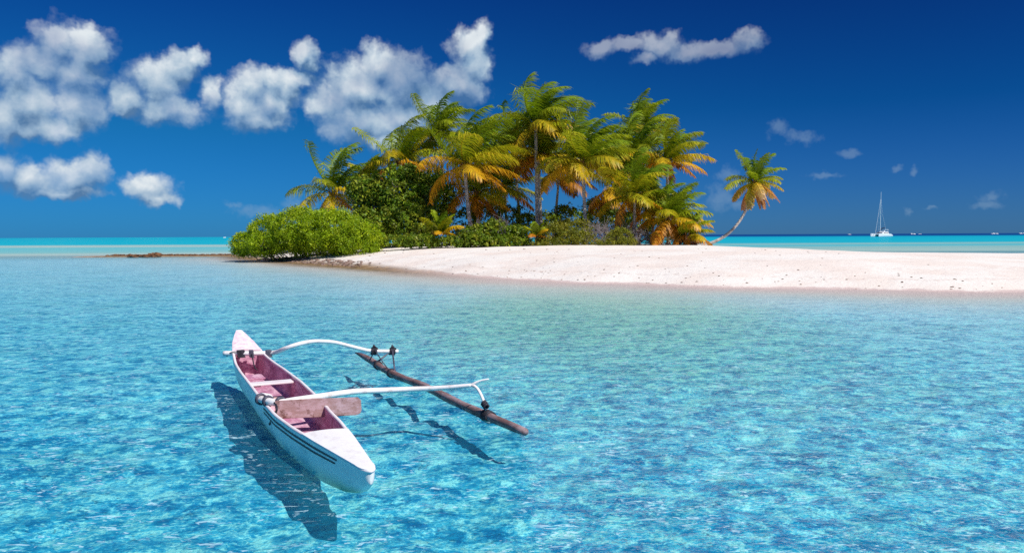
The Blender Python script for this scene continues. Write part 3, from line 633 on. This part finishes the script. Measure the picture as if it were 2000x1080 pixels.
so = mb.build('submerged_rock', simple('wet_stone', (.16, .22, .16), .9, .1)); so.location = (sp.x, sp.y, gz(sp.x, sp.y) + .015); tag(so, 'small dark stone on the lagoon floor below the bow of the canoe', 'stone')

# ------------------------------------------------------------------ outrigger canoe
ZG = .25
bowp = atz(724, 921, ZG); stp = atz(461, 648, .50)
axv = Vector((bowp.x - stp.x, bowp.y - stp.y, 0)); LC = axv.length; axv.normalize()
yv = Vector((-axv.y, axv.x, 0))                                  # local +Y: the outrigger side
ce = empty('outrigger_canoe', (stp.x, stp.y, 0), math.atan2(axv.y, axv.x))
tag(ce, 'white and pink wooden outrigger canoe with a brown float, drifting on the clear lagoon', 'canoe')
def loc(px, py, z):
    p = atz(px, py, z); d = Vector((p.x - stp.x, p.y - stp.y, 0)); return Vector((d.dot(axv), d.dot(yv), z))
def locs(px, py, s):
    """point of the canoe's own frame seen at (px, py) in the cross plane at station s"""
    o = Vector((0, 0, CAMH)) - Vector((stp.x, stp.y, 0)); d = ray(px, py); t = (s - o.dot(axv)) / d.dot(axv); q = o + d * t
    return Vector((s, q.dot(yv), q.z))
def locv(px, py, v):
    o = Vector((0, 0, CAMH)) - Vector((stp.x, stp.y, 0)); d = ray(px, py); t = (v - o.dot(yv)) / d.dot(yv); q = o + d * t
    return Vector((q.dot(axv), v, q.z))
def zg(s): return ZG + .25 * max(0, 1 - s / 1.5) ** 2
def hw(s):
    u = s / LC
    if u > .975: return .055 * math.sqrt(max(0.0, 1 - ((u - .975) / .025) ** 2)) + .003
    return float(np.interp(u, [0, .02, .06, .12, .2, .3, .45, .58, .68, .77, .86, .93, .975, 1.0], [.035, .075, .135, .185, .225, .25, .265, .262, .245, .210, .150, .094, .058, .04]))
def cy(s): return float(np.interp(s / LC, [0, .2, .45, .7, 1], [.04, .035, .02, -.03, 0]))
def zk(s):
    u = s / LC
    return float(np.interp(u, [0, .03, .08, .2, .5, .85, .92, .97, 1.0], [.22, .08, -.03, -.10, -.12, -.09, -.03, .05, .165]))
NS, NK = 56, 9
def section(s, inset=0, floor=None, clampz=None):
    w_ = max(hw(s) - inset, .004); a = zk(s) + inset; b = zg(s); pts = []
    for k in range(-NK, NK + 1):
        th = abs(k) / NK; y = w_ * (math.sin(th * math.pi / 2) ** .62) * (1 if k >= 0 else -1); z = a + (b - a) * (th ** 1.9)
        if floor is not None: z = max(z, floor)
        pts.append(Vector((s, y + cy(s), z)))
    return pts
def capend(mb, sec): mb.add(sec, [tuple(range(len(sec)))[::-1]])
def loft(mb, secs, flip=False):
    n = len(secs[0]); vs = [p for s in secs for p in s]
    fs = [(i * n + k, i * n + k + 1, (i + 1) * n + k + 1, (i + 1) * n + k) for i in range(len(secs) - 1) for k in range(n - 1)]
    if flip: fs = [f[::-1] for f in fs]
    mb.add(vs, fs)
SS = [LC * (i / NS) * .975 for i in range(NS + 1)] + [LC * (.975 + .025 * math.sin(a * math.pi / 16)) for a in range(1, 9)]
def paint():
    m, t, o = mat('worn_white_paint'); c = t.n('ShaderNodeTexCoord').outputs['Object']
    z = t.n('ShaderNodeSeparateXYZ', {0: c}).outputs[2]; x = t.n('ShaderNodeSeparateXYZ', {0: c}).outputs[0]
    n1 = t.noise(t.v('MULTIPLY', c, (1, 3, 3)), 4, 6, .7).outputs[0]
    col = t.mixc(t.m('MULTIPLY', t.sstep(n1, .50, .66), .5), (.82, .83, .82), (.55, .54, .52))
    # algae stain low on the bow and along the waterline
    alg = t.m('MULTIPLY', t.sstep(t.m('ADD', z, t.m('MULTIPLY', t.m('SUBTRACT', n1, .5), .15)), .12, -.01), t.m('ADD', .25, t.m('MULTIPLY', t.sstep(x, LC * .85, LC * .99), .75)))
    col = t.mixc(alg, col, (.36, .44, .14))
    p = t.n('ShaderNodeBsdfPrincipled', {'Base Color': col, 'Roughness': .42, 'Specular IOR Level': .4})
    b = t.n('ShaderNodeBump', {'Height': n1, 'Strength': .12, 'Distance': .01}); t.L.new(b.outputs[0], p.inputs['Normal'])
    t.L.new(p.outputs[0], o.inputs[0]); return m
M_white = paint()
def wornpink(name, a, b, c_, k=.5):
    m, t, o = mat(name); c = t.n('ShaderNodeTexCoord').outputs['Object']
    n1 = t.noise(t.v('MULTIPLY', c, (.6, 2, 4)), 5, 6, .72).outputs[0]; n2 = t.noise(c, 9, 5, .7).outputs[0]
    col = t.mixc(t.sstep(n1, .40, .62), a, b); col = t.mixc(t.m('MULTIPLY', t.sstep(n2, .52, .66), k), col, c_)
    p = t.n('ShaderNodeBsdfPrincipled', {'Base Color': col, 'Roughness': .7, 'Specular IOR Level': .25})
    b_ = t.n('ShaderNodeBump', {'Height': n1, 'Strength': .3, 'Distance': .01}); t.L.new(b_.outputs[0], p.inputs['Normal'])
    t.L.new(p.outputs[0], o.inputs[0]); return m
M_pink = wornpink('faded_pink_paint', (.46, .19, .30), (.70, .44, .53), (.28, .09, .16), .7)
M_rim = wornpink('chipped_rim_paint', (.84, .80, .80), (.82, .70, .72), (.62, .42, .44), .35)
M_sdeck = wornpink('worn_deck_paint', (.84, .78, .79), (.80, .58, .64), (.70, .36, .46), .6)
M_deck = wornpink('bright_deck_paint', (.85, .84, .83), (.83, .80, .80), (.66, .60, .58), .45)
M_plank = wornpink('weathered_plank', (.34, .20, .19), (.48, .32, .34), (.11, .04, .025), .9)
M_seat = simple('seat_paint', (.84, .80, .80), .5, .3, (.80, .68, .70), 7)
M_seat2 = wornpink('seat_worn', (.78, .48, .56), (.72, .46, .40), (.55, .40, .08), .55)
M_dark = simple('black_lashing', (.02, .018, .025), .6, .3, (.05, .045, .06), 20)
M_rubber = simple('blue_grey_lashing', (.06, .06, .09), .5, .35, (.12, .11, .15), 15)
M_beam = wornpink('beam_paint', (.84, .82, .81), (.80, .74, .73), (.52, .40, .36), .5)
M_float = wornpink('float_wood', (.20, .11, .10), (.34, .24, .25), (.09, .045, .04), .7)
S_OPEN0, S_OPEN1 = LC * .115, LC * .815
mb = MB(); loft(mb, [section(s) for s in SS], True); capend(mb, section(SS[-1]))
mb.add([Vector((-.01, cy(0), zg(0)))] + section(0), [(1 + k + 1, 1 + k, 0) for k in range(2 * NK)])
hull = mb.build('hull', M_white, ce, smooth=True)
mb = MB(); ins = [s for s in np.linspace(S_OPEN0 - .05, S_OPEN1 + .35, 44)]
secs = [section(s, .022, .02) for s in ins]; loft(mb, secs)
for sec in (secs[0], secs[-1]): mb.add(sec, [tuple(range(len(sec)))])
mb.build('interior', M_pink, ce, smooth=True)
mb = MB()                                                        # rim: a rounded strip along each top edge
for sg in (-1, 1):
    pts = [Vector((s, cy(s) + sg * (hw(s) - .010), zg(s) + .004)) for s in SS]
    mb.tube(pts, [.0165] * len(pts), 8, flat=.8)
mb.build('gunwale', M_rim, ce, smooth=True)
def deck(name, s0, s1, m, crown):
    mb = MB(); secs = []; K = 6
    for s in list(np.linspace(s0, s1 * .975 if s1 > 3 else s1, 22)) + ([LC * (.975 + .025 * math.sin(a * math.pi / 16)) for a in range(1, 9)] if s1 > 3 else []):
        w_ = hw(s) + .004; row = []
        for k in range(-K, K + 1): row.append(Vector((s, cy(s) + w_ * k / K, zg(s) + .016 + crown * (1 - (k / K) ** 2) * min(1, w_ / .15))))
        secs.append(row)
    low = [[p - Vector((0, 0, .018)) for p in r] for r in secs]
    loft(mb, secs, True); loft(mb, low)
    for a, b in ((secs[0], low[0]), (secs[-1], low[-1])):
        mb.add(list(a) + list(b), [(k, k + 1, len(a) + k + 1, len(a) + k) for k in range(len(a) - 1)])
    for e_ in (0, -1):
        col_ = [r[e_] for r in secs] + [r[e_] for r in low]; n = len(secs); mb.add(col_, [(k, k + 1, n + k + 1, n + k) for k in range(n - 1)])
    return mb.build(name, m, ce, smooth=False)
deck('bow_deck', S_OPEN1, LC + .004, M_deck, .012)
deck('stern_deck', -.008, S_OPEN0, M_sdeck, .02)
mb = MB()                                                        # two dark stripes below the left edge, near the bow
def hullpt(s, th, off=.003):
    w_ = hw(s); a = zk(s); b = zg(s); y = w_ * math.sin(th * math.pi / 2) ** .62; z = a + (b - a) * th ** 1.9
    return Vector((s, cy(s) - y - off, z))
for th0, th1, s_end in ((.925, .950, LC * .925), (.865, .890, LC * .92)):
    mb2 = MB(); row = []
    for s in np.linspace(LC * .60, s_end, 26): row.append([hullpt(s, th0), hullpt(s, th1)])
    loft(mb2, row, False); mb2.build('stripe', simple('stripe_paint', (.035, .03, .03), .5, .3) if th0 > .9 else bpy.data.materials['stripe_paint'], ce)
def across(s, sd_=1.0, th=.02, wd=.12, z=None, m=None, name='seat', dy=0):
    w_ = (hw(s) - .02) * sd_; z = zg(s) - .05 if z is None else z
    mb = MB(); mb.box((s, cy(s) + dy, z), (wd, 2 * w_, th)); return mb.build(name, m or M_seat, ce, bevel=.006)
def s_at(px, py): return loc(px, py, ZG).x
s_aft = s_at(540, 688); s_fore = s_at(570, 778)
across(s_at(500, 738) + .18, .93, .022, .16, ZG - .035)                                       # bright white seat
across(s_at(505, 722) - .22, .55, .02, .30, ZG - .12, M_pink, 'foot_board', -.06)
across(s_at(515, 765) + .02, .55, .02, .62, ZG - .13, M_seat2, 'foot_board', -.08)
across(s_aft + .10, .97, .03, .09, ZG - .03, M_rim, 'cross_board')
# aft boom: flat over the hull, then arching out to the float
FV = 1.70
pA = [loc(437, 690, ZG + .06), loc(480, 690, ZG + .06), loc(533, 689, ZG + .055), locv(556, 681, .42), locv(583, 672, .58), locv(610, 667, .78), locv(633, 667, .93), locv(655, 669, 1.08), locv(683, 676, 1.28), locv(705, 681.5, 1.44), locv(722, 685, 1.56), locv(745, 686, 1.72), locv(777, 686, 1.95)]
def smoothpath(pts, k=5):
    out = []; n = len(pts)
    for i in range(n - 1):
        p0, p1, p2, p3 = pts[max(i - 1, 0)], pts[i], pts[i + 1], pts[min(i + 2, n - 1)]
        for j in range(k):
            t = j / k; out.append(.5 * ((2 * p1) + (p2 - p0) * t + (2 * p0 - 5 * p1 + 4 * p2 - p3) * t * t + (3 * p1 - p0 - 3 * p2 + p3) * t ** 3))
    return out + [pts[-1]]
pp = smoothpath(pA); MB().tube(pp, [float(np.interp(i / len(pp), [0, .18, .25, .6, .85, 1], [.038, .036, .034, .030, .030, .034])) for i in range(len(pp))], 10, flat=.85).build('boom', M_beam, ce, smooth=True)
pB = [loc(505, 778, ZG + .04), loc(540, 786, ZG + .045), loc(585, 780, ZG + .05), loc(633, 773, ZG + .05), locv(670, 767.5, .50), locv(700, 764, .66), locv(750, 762, .93), locv(800, 760, 1.18), locv(850, 758, 1.40), locv(890, 755, 1.57), locv(920, 752, 1.70)]
pp = smoothpath(pB); MB().tube(pp, [float(np.interp(i / len(pp), [0, .2, .4, .7, .95, 1], [.040, .036, .036, .032, .022, .016])) for i in range(len(pp))], 10, flat=.85).build('boom', M_beam, ce, smooth=True)
f_n = loc(1027, 843, .04); f_f = loc(694, 690, .09); fk = pB[-1]
lash = loc(951, 800, .09)
mb = MB()
mb.tube(smoothpath([pB[-3] + Vector((0, 0, -.008)), pB[-2] + Vector((0, 0, -.025)), fk, fk + (lash - fk) * .35 + Vector((0, .03, .02)), lash], 4), [.010] * 4 + [.014] * 4 + [.016] * 9, 8)
tipv = locv(955, 740, fk.y + .16)
mb.tube(smoothpath([fk, fk * .55 + tipv * .45 + Vector((0, 0, .012)), tipv], 4), [.013] * 4 + [.010] * 4 + [.006], 8)
mb.build('forked_branch', M_beam, ce, smooth=True)
fl = [f_f + (f_n - f_f) * t for t in np.linspace(0, 1, 24)]
fl = [p + Vector((0, .012 * math.sin(i * .7), .012 * math.sin(i * .5 + 1) + (.03 * math.sin(math.pi * i / 23) * -1))) for i, p in enumerate(fl)]
rd = [.008, .028, .040] + [.044 + .003 * math.sin(i * 1.7) for i in range(19)] + [.041, .033]
flo = MB().tube(fl, rd, 12).build('float', M_float, ce, smooth=True)
def flp(s):
    t = (s - f_f.x) / (f_n.x - f_f.x); i = min(max(t * 23, 0), 22.999); k = int(i); return fl[k] + (fl[k + 1] - fl[k]) * (i - k)
def wrap(c, axis, r, wid, m=M_dark, nm='lashing', turns=4, flat=1):
    mb = MB(); ax3 = Vector(axis).normalized(); a = ax3.orthogonal().normalized(); b = ax3.cross(a)
    pts = []; k = 14 * turns
    for i in range(k + 1):
        an = i / 14 * 2 * math.pi; pts.append(Vector(c) + ax3 * (wid * (i / k - .5)) + (a * math.cos(an) + b * math.sin(an)) * (r + .003 * math.sin(i * 2.3)))
    mb.tube(pts, wid / turns * .62, 5); return mb.build(nm, m, ce, smooth=True)
fax = (f_n - f_f).normalized()
wrap(flp(lash.x), fax, .050, .12, turns=5)
wrap(lash + Vector((0, -.02, .05)), (lash - fk), .024, .06, turns=3)
# struts and lashings from the aft boom down to the float
def bpt(px): 
    best = min(smoothpath(pA), key=lambda p: abs(prx(p) - px)); return best
def prx(p):
    w_ = Vector((stp.x, stp.y, 0)) + axv * p.x + yv * p.y + Vector((0, 0, p.z)); q = Rm.transposed() @ (w_ - Vector((0, 0, CAMH))); return 1000 + FP * q.x / -q.z
b1, b2 = bpt(729), bpt(767)
def fpx(px): return min([flp(s) for s in np.linspace(f_f.x, f_n.x, 120)], key=lambda p: abs(prx(p) - px))
for a_, px_, r_ in ((b1, 722, .010), (b1, 765, .008), (b2, 771, .011)):
    MB().tube([a_ + Vector((0, 0, .03)), (a_ + fpx(px_)) / 2 + Vector((.01, 0, 0)), fpx(px_)], r_, 6).build('strut', M_rubber, ce, smooth=True)
MB().tube([fpx(735) + Vector((0, 0, .02)), fpx(735) + Vector((-.03, .18, .13))], [.014, .010], 6).build('peg', M_rubber, ce)
bd = (pA[-1] - pA[-2]).normalized()
wrap(b1, bd, .042, .075, turns=4); wrap(b2, bd, .042, .075, turns=4)
for q in (b1, b2): MB().tube([q + Vector((0, -.02, .03)), q + Vector((.01, 0, .075)), q + Vector((0, .03, .04))], [.016, .022, .012], 6).build('knot', M_dark, ce, smooth=True)
for px_ in (738, 765): wrap(fpx(px_), fax, .047, .05, turns=2)
# straps that hold the aft boom to the hull
for px_, w_ in ((468, .09), (490, .05), (526, .07)):
    q = bpt(px_); mb = MB(); mb.box(q + Vector((.045, 0, -.035)), (.135, w_, .012)); mb.box(q + Vector((.0, 0, .037)), (.075, w_, .010)); mb.box(q + Vector((.045, 0, .001)), (.012, w_, .085)); mb.build('strap', M_rubber if w_ < .08 else M_dark, ce, bevel=.003)
MB().tube(smoothpath([bpt(490) + Vector((.05, 0, 0)), loc(497, 716, ZG - .06), loc(503, 722, ZG - .10)], 4), .008, 5).build('cord', M_dark, ce)
MB().tube(smoothpath([bpt(443) + Vector((0, 0, -.04)), bpt(455) + Vector((.05, 0, .02)), bpt(466) + Vector((.05, 0, .03))], 4), .006, 5).build('cord', M_dark, ce)
# fore boom root, its cords and the plank lashed across
for px_ in (512, 524, 545): 
    q = min(smoothpath(pB), key=lambda p: abs(prx(p) - px_)); wrap(q, (pB[1] - pB[0]), .045, .035, M_rubber, 'cord', 2)
mb = MB(); rockmesh(mb, loc(516, 776, ZG + .04), (.05, .07, .035), np.random.default_rng(4)); mb.build('cloth_wrap', simple('white_cloth', (.78, .74, .75), .8, .2), ce, smooth=True)
MB().tube(smoothpath([loc(536, 786, ZG + .05), loc(541, 800, ZG + .02), hullpt(loc(537, 800, ZG).x + .02, .8, .01)], 4), .010, 5).build('cord', M_dark, ce)
ptl, ptr = loc(536, 781, ZG + .075), loc(704, 774, ZG + .075)
pd = (ptr - ptl); pl_ = pd.length; pd.normalize()
# plank standing nearly on edge, leaning back against the boom
bl = locs(706, 806, ptr.x + .05); hgt_ = .165
upv = Vector((-.25, 0, 1)); upv = (upv - pd * upv.dot(pd)).normalized(); nv = pd.cross(upv).normalized()
outl = [(0, 0), (0, -.10), (.03, -hgt_ * .98), (pl_ * .5, -hgt_), (pl_ - .05, -hgt_ * .98), (pl_ - .012, -hgt_ * .9), (pl_, -hgt_ * .72), (pl_ - .004, -.03), (pl_ - .03, 0), (pl_ * .5, .004)]
o0 = ptl + Vector((.03, 0, 0)); vs = [o0 + pd * a_ + upv * b_ + nv * c_ for c_ in (-.011, .011) for a_, b_ in outl]; n = len(outl)
MB().add(vs, [tuple(range(n))[::-1], tuple(range(n, 2 * n))] + [(k, (k + 1) % n, n + (k + 1) % n, n + k) for k in range(n)]).build('plank', M_plank, ce, bevel=.004)
mb = MB(); rockmesh(mb, (S_OPEN1 - .10, .0, .06), (.09, .12, .04), np.random.default_rng(9)); mb.build('bilge_cloth', M_dark, ce)

# ------------------------------------------------------------------ catamaran
cw = atz(1720, 460.8, 0); ybase = 520.0
cp = aty(1721, 459.5, ybase); cp.z = 0
va = math.atan2(cp.x, cp.y)                                    # direction of view, clockwise from +Y
hd = math.radians(33)
hx = Vector((-math.sin(va) * math.cos(hd) - math.cos(va) * math.sin(hd), -math.cos(va) * math.cos(hd) + math.sin(va) * math.sin(hd), 0))
cat = empty('catamaran', cp, math.atan2(hx.y, hx.x)); tag(cat, 'white sailing catamaran with a tall bare mast, anchored off the beach at right', 'sailboat')
M_gel = simple('white_gelcoat', (.82, .83, .84), .3, .5); M_glass = simple('dark_window', (.02, .03, .04), .15, .5); M_canvas = simple('navy_canvas', (.02, .03, .06), .8, .1); M_alu = simple('pale_mast', (.72, .74, .76), .35, .4)
for sg in (-1, 1):
    mb = MB(); secs = []
    for t in np.linspace(0, 1, 15):
        x = -7 + 14 * t; w_ = .85 * (1 - max(0, t - .45) ** 2 / .31) ** .8 if t < .999 else .06; w_ = max(w_, .08); zt = 1.55 + .35 * t; zb = -.35 + .3 * max(0, t - .8) / .2
        if t < .12: zt = .7 + .85 * t / .12
        secs.append([Vector((x, sg * 2.85 + w_ * a, zb + (zt - zb) * b)) for a, b in ((-1, 1), (-.95, .5), (-.6, .08), (0, 0), (.6, .08), (.95, .5), (1, 1))])
    loft(mb, secs); mb.add([p for s in secs for p in (s[0], s[-1])], [(2 * i, 2 * i + 1, 2 * i + 3, 2 * i + 2) for i in range(len(secs) - 1)])
    for s in (secs[0], secs[-1]): mb.add(s, [tuple(range(7))])
    mb.build('hull', M_gel, cat)
MB().box((-1.6, 0, 1.35), (8.6, 4.2, .7)).box((4.6, 0, 1.55), (.25, 5.4, .25)).build('bridge_deck', M_gel, cat, bevel=.1)
mb = MB(); ctr = [(-4.6, 1.7), (-4.6, 3.0), (.6, 3.0), (2.4, 1.7)]
vs = [Vector((x, sg * (2.5 if z < 2 else 2.1), z)) for sg in (-1, 1) for x, z in ctr]
mb.add(vs, [(0, 1, 2, 3), (7, 6, 5, 4), (0, 4, 5, 1), (1, 5, 6, 2), (2, 6, 7, 3), (3, 7, 4, 0)]); cab = mb.build('cabin', M_gel, cat, bevel=.15)
for x0 in (-3.4, -1.6, .1): 
    for sg in (-1, 1): MB().box((x0, sg * 2.34, 2.35), (1.4, .1, .5), Matrix.Rotation(sg * .3, 3, 'X')).build('window', M_glass, cab)
MB().box((1.72, 0, 2.38), (.1, 3.6, .5), Matrix.Rotation(-.95, 3, 'Y')).build('window', M_glass, cab)
MB().box((-2.9, 0, 4.35), (4.2, 3.8, .18)).box((-4.7, 1.6, 3.6), (.12, .12, 1.5)).box((-4.7, -1.6, 3.6), (.12, .12, 1.5)).box((-1.2, 1.6, 3.6), (.12, .12, 1.5)).box((-1.2, -1.6, 3.6), (.12, .12, 1.5)).build('sun_roof', M_gel, cat)
MB().box((-1.3, 0, 3.35), (1.2, 3.0, .7)).build('helm_console', M_gel, cat, bevel=.15)
MB().tube([(1.2, 0, 2.9), (1.1, 0, 15), (1.0, 0, 28.5)], [.24, .22, .15], 8).build('mast', M_alu, cat)
MB().tube([(1.0, 0, 4.3), (-1.5, 0, 5.3), (-4.0, 0, 5.5)], [.30, .34, .22], 8).build('sail_cover', M_canvas, cat)
MB().tube([(6.2, 0, 2.0), (1.1, 0, 24)], [.13, .09], 6).build('furled_jib', M_alu, cat)
for sg in (-1, 1): MB().tube([(-1.2, sg * 2.9, 1.8), (.6, sg * 1.2, 14), (1.05, 0, 25)], .045, 4).build('shroud', M_alu, cat)
MB().tube([(1.1, -1.5, 14.5), (1.1, 1.5, 14.5)], .06, 5).build('spreader', M_alu, cat)
MB().box((-7.6, 0, .7), (1.1, 3.4, .45)).build('dinghy', simple('grey_dinghy', (.35, .38, .42), .6, .3), cat, bevel=.12)

# ------------------------------------------------------------------ far reef breakers
M_foam = simple('foam', (.85, .87, .88), .8, .1)
for px, wd, ht, lab in ((1659, 5, 2.2, 'just left of the catamaran'), (1783, 8, 3.0, 'first to the right of the catamaran'), (1796, 5, 2.4, 'second to the right of the catamaran'), (1942, 13, 3.2, 'near the right edge of the view'), (1997, 12, 3.4, 'at the very right edge of the view'), (438, 4, 2.2, 'far left, beside the green bush')):
    D = 1700.0; p = aty(px, 456, D); mb = MB(); rg = np.random.default_rng(px)
    for k in range(4):
        rockmesh(mb, ((k - 1.5) * wd * .27 * D / FP, rg.uniform(-2, 2), .2), (wd * .15 * D / FP, 2.5, ht * rg.uniform(.25, .6)), rg)
    o = mb.build('breaking_wave', M_foam, None, smooth=True); o.location = (p.x, D, 0)
    tag(o, 'tiny white breaker on the distant reef, ' + lab, 'breaking wave', 'white breakers along the horizon')
